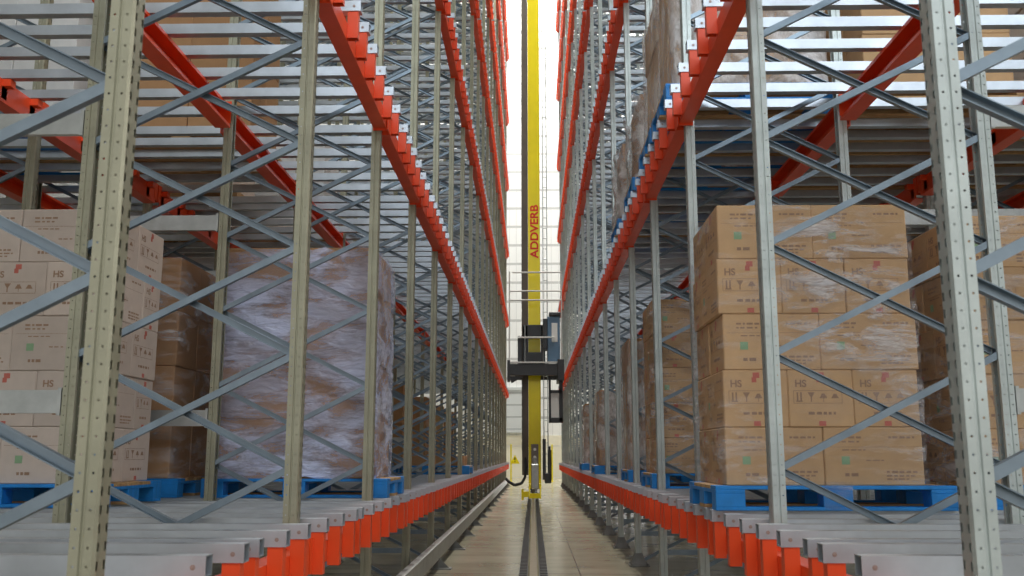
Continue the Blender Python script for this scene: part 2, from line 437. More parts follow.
for s in (1,-1):
    for row in range(3):
        for k in range(NPL[s]):
            y = yk(k, s); x = ROWS[row]*s
            if row == 2 and (k < 1 or k > 11): continue
            if row == 1 and k > 14: continue
            near = (k <= (8,4,-1)[row])
            t = thing('rack_frame', f'galvanised upright rack frame, {ORD[k]} from the front, {ROWN[row]} row {SIDE[s]} of the aisle', 'rack frame',
                      (x, y, 0), 'upright rack frames')
            for q, fx in ((s, 0), (-s, FD*s)):
                u = obj('upright', UP[(q, 1 if k <= 3 else 0, s)], t, (fx,0,0))
                obj('foot', FOOT[q], u)
            obj('tie', TIE[s], t, (0,0,.31))
            n = max(3, int((zvis(y) - NODE0)/NP)+1)
            n = min(n, int((HTOP-.2-NODE0)/NP))
            if near:
                for i in range(-3, n):
                    for r in (1,-1): obj('brace', BR[(s,r)], t, (0,0,NODE0+NP*(i+(r<0))))
            else: obj('bracing', bracing_mesh(s, n), t)

# ------------------------------------------------------------------ red beams
def ch_shape(mb, s, y0, y1):
    # C channel, web towards the aisle at x=-.04, flanges going into the rack
    t = .005
    prof = [(-.04,.025),(.045,.025),(.045,.04),(.045-t,.04),(.045-t,.025+t),(-.04+t,.025+t),(-.04+t,.12-t),(.045-t,.12-t),(.045-t,.105),(.045,.105),(.045,.12),(-.04,.12)]
    mb.prism(prof, (0,y0,0), (0,y1,0), (s,0,0), (0,0,1))
def conn_shape(mb, s, y, d):
    mb.box(-.046*s, .05*s, y, y+.006*d, .012, .165)
    mb.box(-.052*s, -.046*s, y-.035*d, y+.03*d, .012, .16)
def br_shape(mb, s, y, lo=.036):
    # folded saddle: plate facing the viewer, a cheek facing the aisle, a seat on top
    mb.box(-.097*s, -.041*s, y-.022, y-.018, lo, .182)
    mb.box(-.097*s, -.041*s, y+.018, y+.022, lo, .182)
    mb.box(-.097*s, -.093*s, y-.018, y+.018, lo, .182)
    mb.box(-.093*s, -.041*s, y-.018, y+.018, .176, .182)
def beam_meshes(face, s0):
    s = face
    a = MB(); ch_shape(a, s, .05, BS[s0]-.05)
    c0 = MB(); conn_shape(c0, s, .044, 1); c1 = MB(); conn_shape(c1, s, BS[s0]-.044, -1)
    br = MB(); br_shape(br, s, 0); brl = MB(); br_shape(brl, s, 0, .006)
    w = MB(); ch_shape(w, s, .05, BS[s0]-.05); conn_shape(w, s, .044, 1); conn_shape(w, s, BS[s0]-.044, -1)
    for o in OFFU: br_shape(w, s, o)
    wi = MB(); wi.prism([(-.05,-.02),(.05,-.02),(.05,0),(.045,0),(.045,-.014),(-.043,-.014),(-.043,.114),(.045,.114),(.045,.10),(.05,.10),(.05,.12),(-.05,.12)], (0,.05,0), (0,BS[s0]-.05,0), (s,0,0), (0,0,1)); conn_shape(wi, s, .044, 1); conn_shape(wi, s, BS[s0]-.044, -1)
    for o in OFFU: wi.box(-.10*s, -.041*s, o-.03, o+.03, .075, .12); wi.box(-.05*s, -.041*s, o-.03, o+.03, .0, .075)
    wl = MB(); ch_shape(wl, s, .05, BS[s0]-.05); conn_shape(wl, s, .044, 1); conn_shape(wl, s, BS[s0]-.044, -1)
    for o in OFFL: br_shape(wl, s, o, .006)
    return [q.mesh(n, M['red']) for q, n in ((a,'channel'),(c0,'end_connector'),(c1,'end_connector'),(br,'saddle_bracket'),(w,'shelf_beam'),(wl,'shelf_beam'),(wi,'shelf_beam'),(brl,'saddle_bracket'))]
BM = {(f, q): beam_meshes(f, q) for f in (1,-1) for q in (1,-1)}
ZB = .56                                  # underside of the beam on the first deck
LVN = ['lowest', 'second', 'third', 'fourth', 'fifth', 'sixth', 'seventh']
def beam(s, x, k, lv, rown, face, parts, inner=False):
    ms = BM[(face, s)]
    lab = f'red shelf beam, {LVN[lv]} level, {ORD[k]} bay, {rown} {SIDE[s]} of the aisle'
    loc = (x, yk(k, s), ZB + up(lv) + (.0575 if inner else 0))
    if parts:
        t = thing('shelf_beam', lab, 'shelf beam', loc, 'red shelf beams')
        obj('channel', ms[0], t); obj('end_connector', ms[1], t); obj('end_connector', ms[2], t)
        for o in offs(lv): obj('saddle_bracket', ms[3 if lv else 7], t, (0,o,0))
    else:
        tag(obj('shelf_beam', ms[6 if inner else 4 if lv else 5], None, loc), lab, 'shelf beam', 'red shelf beams')
rails = []
for s in (1,-1):
    for k in range(NPL[s]-1):
        for lv in range(7):
            z = ZR + up(lv)
            if lv and z > zvis(yk(k+1, s)) - .2: continue
            if yk(k+1, s) < 2.5 : continue
            beam(s, s*1.0, k, lv, 'aisle edge', s, yk(k, s) < 13 and lv < 3)
            for o in offs(lv):
                if yk(k, s)+o < 2.5 and lv == 0: continue
                rails.append((math.hypot(yk(k, s)+o, 1.5*lv), s, k, lv, o))
            if 1 <= lv <= 2 and 1 <= k <= 10:
                beam(s, s*(1.0+FD), k, lv, 'second beam row', -s, False, True)
                if lv == 1:
                    beam(s, s*ROWS[1], k, lv, 'third beam row', s, False, True)
                    beam(s, s*(ROWS[1]+FD), k, lv, 'fourth beam row', -s, False, True)
            elif lv == 0 and k <= 8:
                pass

# ------------------------------------------------------------------ cross rails (run from the aisle into the rack)
XR0, XR1 = .89, 6.70
def rail_shape(mb, s, y, z):
    w, h, t = .056, .057, .003
    # closed rolled section, hollow and open at both ends
    n = len(mb.v)
    o = [(-w/2,-h),(w/2,-h),(w/2,0),(-w/2,0)]
    i = [(-w/2+t,-h+t),(w/2-t,-h+t),(w/2-t,-t),(-w/2+t,-t)]
    for x in (XR0*s, XR1*s):
        for q in (o, i): mb.v += [(x, y+a, z+c) for a, c in q]
    for a in range(4):
        c = (a+1) % 4
        mb.f.append((n+a,n+c,n+8+c,n+8+a)); mb.f.append((n+4+a,n+12+a,n+12+c,n+4+c))
        mb.f.append((n+a,n+4+a,n+4+c,n+c)); mb.f.append((n+8+a,n+8+c,n+12+c,n+12+a)); mb.m += [0]*4
RM = {}
for s in (1,-1):
    mb = MB(); rail_shape(mb, s, 0, 0); RM[s] = mb.mesh('cross_rail', M['rail'])
bb = MB(); bb.cyl((0,-.028,-.031),(0,-.0295,-.031),.0075,10); bb.cyl((0,-.0295,-.031),(0,-.032,-.031),.004,6)
BOLT = bb.mesh('bolt', M['rust_bolt'])
rails.sort()
far = MB()
DECK = ['lowest', 'second', 'third', 'fourth', 'fifth', 'sixth', 'seventh']
for n, (d, s, k, lv, o) in enumerate(rails):
    if n < 300:
        r = obj('cross_rail', RM[s], None, (0, yk(k, s)+o, ZR+up(lv)))
        tag(r, f'galvanised cross rail, {ORD[offs(lv).index(o)]} of {ORD[k]} bay, {DECK[lv]} deck, {SIDE[s]} of the aisle', 'cross rail', 'galvanised cross rails')
        if yk(k, s)+o < 8 and lv < 2: obj('bolt', BOLT, r, (s*(XR0+.035), 0, 0))
    else: rail_shape(far, s, yk(k, s)+o, ZR+up(lv))
tag(obj('distant_cross_rail', far.mesh('distant_cross_rail', M['rail'])), 'distant galvanised cross rails on the high and far decks of both racks', 'cross rails', None, 'stuff')

# ------------------------------------------------------------------ spacers between the rows of frames
for s in (1,-1):
    mb = MB(); mb.prism(c_profile(.10,.03,.004), (s*.003,-.015,0), (s*(ROWS[1]-1.0-FD-.003),-.015,0), (0,0,1), (0,1,0))
    for x in (.003, ROWS[1]-1.0-FD-.018): mb.box(s*x, s*(x+.015), -.03, .03, -.06, .06)
    me = mb.mesh('row_spacer', M['galv'])
    for k in range(1, 8):
        for z, nm in ((1.30,'lower'),(2.57,'upper')):
            tag(obj('row_spacer', me, None, (s*(1.0+FD), yk(k, s), z)), f'flat grey row spacer, {nm} one behind {ORD[k]} aisle-edge frame {SIDE[s]} of the aisle', 'row spacer', 'row spacers')

# ------------------------------------------------------------------ pallets
def pallet_parts():
    P = []
    for y in (.0, .165, .33, .4975, .665):                               # deck boards along x
        w = .135
        P.append(('deck_board', lambda m, y=y, w=w: m.box(0,1.2,y,y+w,.102,.120, 0, .002)))
    for x in (0, .5275, 1.055): P.append(('cross_board', lambda m, x=x: m.box(x,x+.145,0,.8,.084,.102,0,.002)))
    for x in (0, .5275, 1.055):
        for y in (0, .3275, .69):
            P.append(('block', lambda m, x=x, y=y: m.box(x,x+.145,y,y+(.145 if y==.3275 else .11),.018,.084,0,.002)))
    for y in (0, .3275, .69): P.append(('bottom_board', lambda m, y=y: m.box(0,1.2,y,y+(.145 if y==.3275 else .11),0,.018,0,.002)))
    return P
PAL = {}
for c in ('blue','wood'):
    L = []
    whole = MB()
    for i, (n, fn) in enumerate(pallet_parts()):
        bare = i in (1, 2, 3, 18)          # only the outer boards and the blocks carry the blue paint
        mb = MB(); fn(mb); L.append((n, mb.mesh(n, M['wood' if bare else c])))
        k = len(whole.m); fn(whole); whole.m[k:] = [1 if bare else 0]*(len(whole.m)-k)
    PAL[c] = (L, whole.mesh('pallet', M[c], M['wood']))
def pallet(x, y, z, color, label, parts):
    nm = 'pallet'
    if parts:
        t = thing(nm, label, 'pallet', (x,y,z), 'pallets')
        for n, me in PAL[color][0]: obj(n, me, t)
    else: tag(obj(nm, PAL[color][1], None, (x,y,z)), label, 'pallet', 'pallets')

# ------------------------------------------------------------------ cartons
def text_mesh(txt, size):
    cu = bpy.data.curves.new('lettering', 'FONT'); cu.body = txt; cu.size = size; cu.offset = size*.03
    o = bpy.data.objects.new('lettering', cu); COL.objects.link(o)
    dg = bpy.context.evaluated_depsgraph_get(); dg.update()
    me = bpy.data.meshes.new_from_object(o.evaluated_get(dg))
    bpy.data.objects.remove(o)
    vs = [tuple(v.co) for v in me.vertices]; fs = [tuple(p.vertices) for p in me.polygons]
    return vs, fs
HS = text_mesh('HS', .05)
CART = {}
def carton_mesh(w, d, h, mat):
    key = ('c', w, d, h, mat)
    if key not in CART:
        mb = MB(); mb.box(-w/2, w/2, 0, d, 0, h, 0, .005)
        CART[key] = mb.mesh('carton', M[mat])
    return CART[key]
def marks_mesh(kind, w, d, h, s):
    """ink printed on the front (-y) and on the aisle-side face"""
    key = ('m', kind, w, d, h, s)
    if key in CART: return CART[key]
    mb = MB()
    def face(pt, W, kind):
        def r(u0, u1, v0, v1, m): mb.quad(pt(u0,v0), pt(u1,v0), pt(u1,v1), pt(u0,v1), m)
        def words(u0, u1, v, hh, m=0, rs=1):
            rr = random.Random(int(u0*1000)+int(v*1000)+rs); u = u0
            while u < u1-.01:
                l = rr.uniform(.012,.035); r(u, min(u+l,u1), v, v+hh, m); u += l+rr.uniform(.006,.012)
        if kind == 'side':
            words(.07*W/.5, .40*W, h-.055, .010); words(.07*W/.5, .36*W, h-.075, .008, 0, 2)
            words(.66*W, .92*W, h-.055, .010, 0, 3)
            r(.04*W, .96*W, h-.098, h-.0965, 0); words(.09, .42*W, h-.115, .006, 0, 4)
            r(.085, .125, h*.36, h*.36+.04, 2); 
            words(.42*W, .60*W, h*.42, .006, 0, 7)
            words(.2*W, .34*W, .045, .016, 0, 5); words(.62*W, .93*W, .062, .010, 0, 6); words(.62*W, .93*W, .044, .008, 0, 8); words(.62*W, .88*W, .028, .008, 0, 9)
        else:
            vs, fs = HS; n = len(mb.v)
            for x, y, z in vs: mb.v.append(pt(.035+x, h-.085+y))
            for f in fs: mb.f.append(tuple(n+i for i in f)); mb.m.append(0)
            c = .5*W
            r(c-.012, c+.022, h-.040, h-.012, 1); r(c-.018, c+.006, h-.062, h-.036, 1)
            v0, v1 = h*.44, h*.44+.048
            for u0, u1, a, bq in ((.08*W,.83*W,v0-.008,v0-.006),(.08*W,.83*W,v1+.007,v1+.009),(.08*W,.087*W,v0-.008,v1+.009),(.823*W,.83*W,v0-.008,v1+.009)): r(u0,u1,a,bq,0)
            r(.13*W,.155*W,v0,v1,0); r(.185*W,.21*W,v0,v1,0); r(.12*W,.22*W,v0,v0+.006,0)
            mb.quad(pt(.30*W,v1), pt(.35*W,v0+.02), pt(.36*W,v0+.02), pt(.41*W,v1), 0); r(.345*W,.365*W,v0,v0+.024,0)
            mb.quad(pt(.48*W,v0+.018), pt(.60*W,v0+.018), pt(.56*W,v1-.006), pt(.52*W,v1-.006), 0); r(.537*W,.546*W,v0,v0+.02,0)
            mb.quad(pt(.66*W,v0+.018), pt(.78*W,v0+.018), pt(.74*W,v1-.008), pt(.70*W,v1-.008), 0)
            words(.30*W, .72*W, .062, .014, 0, 11)
            r(c-.015, c+.020, .006, .030, 1)
    e = .0008
    face(lambda u, v: (-w/2+u, -e, v), w, kind)
    if s > 0: face(lambda u, v: (-w/2-e, d-u, v), d, 'end' if kind == 'side' else 'side')
    else:     face(lambda u, v: (w/2+e, u, v), d, 'end' if kind == 'side' else 'side')
    me = mb.mesh('printed_marks', M['ink_brown'], M['ink_red'], M['ink_green'])
    CART[key] = me
    return me
NC = [0]
def carton(cx, y, z, w, d, h, mat, label, marks=None, s=1, group='stacked cartons'):
    j = lambda a: R.uniform(-a, a)
    o = obj('carton', carton_mesh(w,d,h,mat), None, (cx+j(.003), y+j(.004), z))
    tag(o, label, 'carton', group); NC[0] += 1
    if marks: obj('printed_marks', marks_mesh(marks,w,d,h,s), o)
ROWW = {3:['bottom','middle','top'], 4:['bottom','third','second','top'], 5:['bottom','fourth','third','second','top'], 2:['bottom','top'],
        1:['only']}
def wrap(x0, x1, y0, y1, z0, z1, mat, label, sides='FAN', s=1, amp=.012, tails=()):
    """stretch film: a crinkled sleeve round the load, open at top and bottom (one continuous sheet)"""
    mb = MB()
    rr = random.Random(int((x0+y0+z0)*100))
    nu, nv = 12, 22
    cor = .03
    loop = []
    def seg(a, bb, n): 
        for i in range(n): t = i/n; loop.append((a[0]+(bb[0]-a[0])*t, a[1]+(bb[1]-a[1])*t))
    pts = [(x0+cor,y0),(x1-cor,y0),(x1,y0+cor),(x1,y1-cor),(x1-cor,y1),(x0+cor,y1),(x0,y1-cor),(x0,y0+cor)]
    for i, (a, bb) in enumerate(zip(pts, pts[1:]+pts[:1])): seg(a, bb, 2 if i % 2 else nu)
    cx, cy = (x0+x1)/2, (y0+y1)/2
    L = len(loop)
    ph = [rr.uniform(0,6.28) for _ in range(8)]
    for v in range(nv+1):
        z = z0+(z1-z0)*v/nv
        for u, (x, y) in enumerate(loop):
            a = u/L*6.283
            dd = .006 + amp*(.5+.5*math.sin(3*a+z*5+ph[0])*math.sin(z*9+ph[1]+2*a)) + amp*.6*rr.random()
            nx, ny = (x-cx)/((x1-x0)/2), (y-cy)/((y1-y0)/2)
            l = max(abs(nx), abs(ny)); nx, ny = (nx if abs(nx) > .93*l else 0), (ny if abs(ny) > .93*l else 0)
            zz = z + (rr.uniform(-.02,.02) if v in (0,nv) else 0)
            mb.v.append((x+nx*dd, y+ny*dd, zz))
    for v in range(nv):
        for u in range(L):
            mb.f.append((v*L+u, v*L+(u+1)%L, (v+1)*L+(u+1)%L, (v+1)*L+u)); mb.m.append(0)
    for q in tails: mb.box(*q)
    me = mb.mesh('stretch_wrap', M[mat])
    for p in me.polygons: p.use_smooth = True
    tag(obj('stretch_wrap', me), label, 'stretch wrap', 'stretch wraps')
def load(s, xn, y, zb, layers, style, mat, where, pal='blue', pparts=False, wrapmat=None, wraplab=None, h=None, W=1.0, D=.75, mdetail=True, tone='brown', pmar=(.08,.05), sidemat=None, amp=.012, tail=False, wraptop=.0):
    """a pallet, its cartons and its film; xn = aisle-side face of the cartons (|x|), y = their front"""
    px0 = xn-pmar[0]
    pal_x = px0 if s > 0 else -(px0+1.2)
    pallet(pal_x, y-pmar[1], zb, pal, f'{pal if pal=="blue" else "bare wooden"} pallet under {where}', pparts)
    z = zb+.120; h = h or (.288 if style == 'alt' else .36)
    g = .002
    hw = {1: ('left','right'), -1: ('right','left')}[s]
    for i in range(layers):
        row = ROWW[layers][i]; zz = z + i*(h+.0005)
        sh = R.uniform(-.008,.008)
        def put(u0, u1, v0, v1, pos, marks):
            w, d = round(u1-u0-g,4), round(v1-v0-g,4)
            cx = s*(xn + (u0+u1)/2) + sh
            carton(cx, y+v0, zz, w, d, h-.001, mat, f'{tone} carton, {pos}, {row} row, {where}', marks if mdetail else None, s)
        if style == 'alt':
            if (layers-1-i) % 2 == 0:
                put(0, W/2, 0, D/2, 'front '+hw[0], 'side'); put(W/2, W, 0, D/2, 'front '+hw[1], 'side'); put(0, W/2, D/2, D, 'rear '+hw[0], 'side')
            else:
                for q, pos in enumerate((f'front {hw[0]}', 'front middle', f'front {hw[1]}')):
                    put(q*W/3, (q+1)*W/3, 0, .5, pos, 'end')
                put(0, W/2, .5, D, 'rear '+hw[0], 'side')
        else:
            put(0, W/2, 0, D/2, 'front '+hw[0], 'side'); put(W/2, W, 0, D/2, 'front '+hw[1], 'side'); put(0, W/2, D/2, D, 'rear '+hw[0], 'side')
    top = z + layers*(h+.0005)
    if wrapmat:
        x0, x1 = sorted((s*(xn-.012), s*(xn+W+.012)))
        tails = []
        if tail: 
            c = pal_x+.6
            tails = [(c-.07, c+.07, y-pmar[1]-.012, y-pmar[1]-.004, zb+.004, z+.02)]
        wrap(x0, x1, y-.012, y+D+.012, z+.0, top-.02+wraptop, wrapmat, wraplab, s=s, amp=amp, tails=tails)

Z0, Z1 = ZR, ZR+LV
# first deck, right of the aisle
load(1, .965, 4.86, Z0, 5, 'alt', 'kraft', 'load nearest right of the aisle', pparts=True, wrapmat='film_clear', wraplab='clear film round the carton load nearest right of the aisle', tail=True, W=.985, pmar=(.065,.05))
load(1, 2.24, 4.95, Z0, 5, 'alt', 'kraft', 'load behind the nearest right one', pparts=True, wrapmat='film_clear', wraplab='clear crinkled film on the load behind the nearest right one', h=.28, pmar=(.02,.05))
load(1, 1.02, 7.98, Z0, 5, 'alt', 'kraft', 'second load along the right edge', pparts=True, wrapmat='film_clear', wraplab='clear film on the second load along the right edge', h=.29, pmar=(.05,.05))
load(1, 1.0, 9.83, Z0, 4, 'big', 'tan', 'third load along the right edge', pparts=True, wrapmat='film_white', wraplab='whitish film on the third load along the right edge', h=.335, mdetail=False, pmar=(.04,.05))
load(1, .96, 13.9, Z0, 3, 'big', 'tan', 'fourth load along the right edge', wrapmat='film_white', wraplab='whitish film on the fourth load along the right edge', mdetail=False)
load(1, .96, 17.6, Z0, 3, 'big', 'tan', 'fifth load along the right edge', wrapmat='film_white', wraplab='whitish film on the fifth load along the right edge', mdetail=False)
# first deck, left of the aisle
load(-1, 1.05, 6.22, Z0, 4, 'big', 'tan', 'silver-wrapped load left of the aisle', pparts=True, wrapmat='film_milky', wraplab='milky silver stretch wrap round the load left of the aisle', h=.381, mdetail=False, pmar=(.12,.05))
load(-1, 2.36, 6.22, Z0, 4, 'big', 'tan', 'dark load behind the silver-wrapped one', pparts=True, wrapmat='film_clear', wraplab='clear film on the dark load behind the silver-wrapped one', h=.365, mdetail=False)
load(-1, 2.32, 5.05, Z0, 5, 'alt', 'pale', 'pale load behind the left near post', pparts=True, tone='pale', h=.298, tail=False)
load(-1, 2.4, 17.6, Z0, 4, 'big', 'tan', 'far brown load in the second row, left', mdetail=False)
load(-1, 2.4, 25.2, Z0, 4, 'big', 'kraft', 'farthest load in the second row, left', mdetail=False)
load(-1, 2.4, 21.4, Z0, 2, 'big', 'tan', 'tall load between the two far ones, left', h=.72, mdetail=False)
load(-1, 2.4, 28.9, Z0, 2, 'big', 'tan', 'tall load at the rear of the second row, left', h=.72, mdetail=False)
load(-1, .98, 13.7, Z0, 1, 'big', 'tan', 'low load far along the left edge', h=.14, mdetail=False)
# second deck, right
U = dict(mdetail=False)
load(1, .98, 6.12, Z1, 4, 'big', 'kraft', 'upper right load at the aisle edge, nearest', pal='blue', pparts=True, wrapmat='film_white', wraplab='shiny film on the nearest upper right load at the aisle edge', **U)
load(1, .98, 6.99, Z1, 3, 'big', 'kraft', 'upper right edge load, second', pal='blue', pparts=True, wrapmat='film_white', wraplab='crinkled film on the second upper right edge load', amp=.012, **U)
load(1, .98, 8.3, Z1, 2, 'big', 'tan', 'upper right edge load, third', pal='blue', pparts=True, wrapmat='film_white', wraplab='loose bulging film on the third upper right edge load', amp=.05, h=.40, **U)
load(1, .98, 9.82, Z1, 2, 'big', 'tan', 'upper right edge load, fourth', pal='blue', wrapmat='film_white', wraplab='loose bulging film on the fourth upper right edge load', amp=.05, h=.42, **U)
for q, x in enumerate((2.25, 3.55, 4.85)):
    st = ('second', 'third', 'fourth')[q]
    load(1, x, 6.12, Z1, 3, 'big', ('kraft','whiteboard','pale')[q], f'upper right load {st} from the edge, nearest', pal='wood', pparts=True, tone=('brown','white','pale')[q], **U)
    for r, y in enumerate((6.99, 7.95, 8.84, 9.81)):
        load(1, x, y, Z1, 1, 'big', 'kraft', f'upper right load {st} from the edge, {ORD[r+1]} back', pal='wood', pparts=(r < 2), h=.95, tone='tall brown', **U)
# second deck, left
load(-1, 2.2, 7.03, Z1, 4, 'big', 'tan', 'nearest brown load on the upper left deck', pal='wood', pparts=True, **U)
load(-1, 3.62, 7.03, Z1, 4, 'big', 'whiteboard', 'nearest white load on the upper left deck', pal='blue', pparts=True, tone='white', **U)
load(-1, 4.9, 7.03, Z1, 4, 'big', 'pale', 'nearest pale load on the upper left deck', pal='wood', tone='pale', **U)
load(-1, 2.85, 8.63, Z1, 3, 'big', 'pale', 'pale upper left load behind the brown one', pal='wood', tone='pale', **U)
load(-1, 2.3, 10.1, Z1, 3, 'big', 'whiteboard', 'rear white load on the upper left deck', pal='wood', tone='white', **U)
load(-1, 3.6, 10.1, Z1, 3, 'big', 'tan', 'rear brown load on the upper left deck', pal='wood', **U)
print('cartons', NC[0])

# ------------------------------------------------------------------ things on the floor
t = thing('guide_rail', 'steel guide rail running down the middle of the aisle floor', 'guide rail')
mb = MB(); mb.prism([(-.035,0),(.035,0),(.035,.012),(.009,.02),(.009,.06),(.028,.068),(.028,.09),(-.028,.09),(-.028,.068),(-.009,.06),(-.009,.02),(-.035,.012)], (0,1.0,.006), (0,40,.006), (1,0,0), (0,0,1))
obj('rail_head', mb.mesh('rail_head', M['steel']), t)
for s in (1,-1):
    mb = MB(); mb.box(s*.05, s*.13, 1.0, 40, .001, .02)
    y = 1.0
    while y < 40:
        mb.box(s*.06, s*.125, y, y+.06, .02, .045); y += .12
    obj('toothed_strip', mb.mesh('toothed_strip', M['dark']), t)
t = thing('floor_guide', 'low galvanised guide beam on feet along the left side of the aisle floor', 'guide beam', (-.90,0,0))
mb = MB(); mb.prism(c_profile(.15,.05,.005), (.0,1.5,.165), (.0,33.5,.165), (0,0,1), (-1,0,0))
mb.box(-.055,.008,1.5,33.5,.237,.243)
obj('guide_beam', mb.mesh('guide_beam', M['galv']), t)
mb = MB(); mb.box(-.05,.0,-.03,.03,0,.10); mb.box(-.08,.12,-.07,.07,0,.012)
mb.prism([(0,0),(.10,0),(0,.09)], (.0,-.005,.012), (.0,.005,.012), (1,0,0), (0,0,1))
me = mb.mesh('foot', M['dull'])
for k in range(1, 18): obj('foot', me, t, (0, yk(k, -1)-.45, 0))

# ------------------------------------------------------------------ stacker crane
CY = 22.5
cr = thing('stacker_crane', 'yellow single-mast stacker crane standing on the floor rail in the aisle', 'crane', (.043, CY, 0))
mb = MB(); mb.box(-.17,.17,0,.42,.30,21.8,0,.012)
mb.box(.14,.155,-.012,0,.30,21.8); mb.box(-.165,-.15,-.012,0,.30,21.8)
mast = obj('mast', squeeze(mb).mesh('mast', M['yellow']), cr)
mb = MB(); mb.box(-.35,-.175,.05,.35,.6,21.8,0,.01)
for i in range(66): mb.box(-.356,-.35,.08,.32,1.2+i*.3,1.42+i*.3)
obj('cable_channel', squeeze(mb).mesh('cable_channel', M['brown']), cr)
vs, fs = text_mesh('ADDVERB', .30)
xs = [v[0] for v in vs]; ysv = [v[1] for v in vs]; x0, x1, h0, h1 = min(xs), max(xs), min(ysv), max(ysv)
L, H = 1.56, .235
def put(v): return (-.125+(h1-v[1])/(h1-h0)*0, 0, 0)
mb = MB(); mb.v = [(.125-(v[1]-h0)/(h1-h0)*H, -.003, 6.52+(v[0]-x0)/(x1-x0)*L) for v in vs]; mb.f = list(fs); mb.m = [0]*len(fs)
obj('lettering', squeeze(mb).mesh('lettering', M['sign_red']), mast)
mb = MB(); mb.box(-.10,.10,-.02,0,.54,1.36,0,.004); 

pl = obj('mast_plate', squeeze(mb).mesh('mast_plate', M['bolt']), cr); 
bolt = MB(); bolt.cyl((0,-.045,0),(0,-.02,0),.035,10); me = bolt.mesh('plate_bolt', M['white'])
for z in (.66,.84,1.02,1.2): obj('plate_bolt', me, pl, (0,0,z))
# bogie
mb = MB()
side = [(-.62,.10),(-.5,.34),(.55,.40),(1.0,.40),(1.0,.16),(-.3,.10)]
for x in (-.16,.13): mb.prism([(a,z) for a,z in side], (x,0,0), (x+.03,0,0), (0,1,0), (0,0,1))
mb.box(-.17,.17,-.30,.9,.30,.42,0,.01); mb.box(-.36,-.17,-.3,.0,.12,.24); mb.box(-.36,-.30,-.36,-.30,.06,.3); mb.box(-.14,.14,-.66,-.60,.11,.22)
obj('bogie', squeeze(mb).mesh('bogie', M['yellow']), cr)
for y in (-.30,.62):
    mb = MB(); mb.cyl((-.085,y,.27),(-.015,y,.27),.17,24); mb.cyl((-.1,y,.27),(0,y,.27),.05,12)
    obj('wheel', squeeze(mb).mesh('wheel', M['bolt']), cr)
mb = MB(); mb.box(-.10,.10,-.5,-.32,.30,.86,0,.02); mb.cyl((0,-.41,.86),(0,-.41,1.0),.07,14)
obj('drive_motor', squeeze(mb).mesh('drive_motor', M['galv']), cr)
# carriage
mb = MB(); mb.box(-.70,.74,-.48,-.36,3.19,3.50,0,.01); mb.box(-.70,.74,.55,.65,3.16,3.52,0,.01)
mb.box(-.74,-.55,-.5,.7,3.20,3.50,0,.01); mb.box(.62,.80,-.52,.7,3.05,3.62,0,.01)
mb.box(-.74,-.66,-.52,-.3,3.02,3.6,0,.01)
mb.prism([(-.70,3.16),(-.30,3.16),(-.62,2.98)], (0,-.46,0), (0,-.40,0), (1,0,0), (0,0,1))
obj('carriage_beam', squeeze(mb).mesh('carriage_beam', M['dark']), cr)
mb = MB(); mb.box(-.68,.72,-.50,-.36,3.52,3.56); obj('carriage_deck', squeeze(mb).mesh('carriage_deck', M['white']), cr)
mb = MB()
mb.box(-.32,.32,-.12,-.04,4.25,4.62,0,.01); mb.box(-.32,-.18,-.12,.3,3.52,4.60,0,.01); mb.box(.18,.30,-.12,.3,3.52,4.60,0,.01)
mb.box(-.20,.20,-.12,-.04,3.52,3.86,0,.01); mb.box(-.46,-.34,-.2,.1,3.56,4.3,0,.01)
obj('carriage_frame', squeeze(mb).mesh('carriage_frame', M['dark']), cr)
mb = MB()
for x in (-.26,.25): mb.cyl((x,-.14,3.56),(x,-.14,4.6),.022,10)
obj('guide_rod', squeeze(mb).mesh('guide_rod', M['galv']), cr)
mb = MB()
def rail_loop(z, x0, x1): 
    mb.cyl((x0,-.46,z),(x1,-.46,z),.022,8)
for z, a, c in ((4.22,-.45,.55),(5.25,-.68,.74),(5.5,-.68,.74),(6.02,-.60,.74)): rail_loop(z, a, c)
for x in (-.68,.74): mb.cyl((x,-.46,3.5),(x,-.46,6.05),.018,8)
obj('handrail', squeeze(mb).mesh('handrail', M['white']), cr)
cab = MB(); cab.box(.36,.70,-.42,.02,3.56,4.80,0,.015)
c = obj('control_cabinet', squeeze(cab).mesh('control_cabinet', M['bluegrey']), cr)
mb = MB(); mb.box(.47,.63,-.428,-.42,4.10,4.62,0,.003); obj('notice', squeeze(mb).mesh('notice', M['white']), c)
mb = MB(); mb.box(.24,.36,-.38,.0,3.9,4.75,0,.01); mb.box(.40,.72,-.44,.04,4.80,4.93,0,.02); mb.box(.42,.70,-.46,-.42,4.83,4.9,0,.005); obj('cabinet_hood', squeeze(mb).mesh('cabinet_hood', M['dark']), c)
# frame that hangs under the carriage, with a pale panel
mb = MB(); mb.box(.66,.76,-.40,-.32,1.95,3.1,0,.006); mb.box(.40,.76,-.40,-.32,1.92,2.06,0,.006); mb.box(.38,.44,-.40,-.32,1.92,3.1,0,.006); mb.box(.40,.76,-.40,-.32,2.72,2.80,0,.006)
f = obj('hanging_frame', squeeze(mb).mesh('hanging_frame', M['dark']), cr)
mb = MB(); mb.box(.44,.66,-.37,-.35,2.06,2.72); obj('panel', squeeze(mb).mesh('panel', M['white']), f)
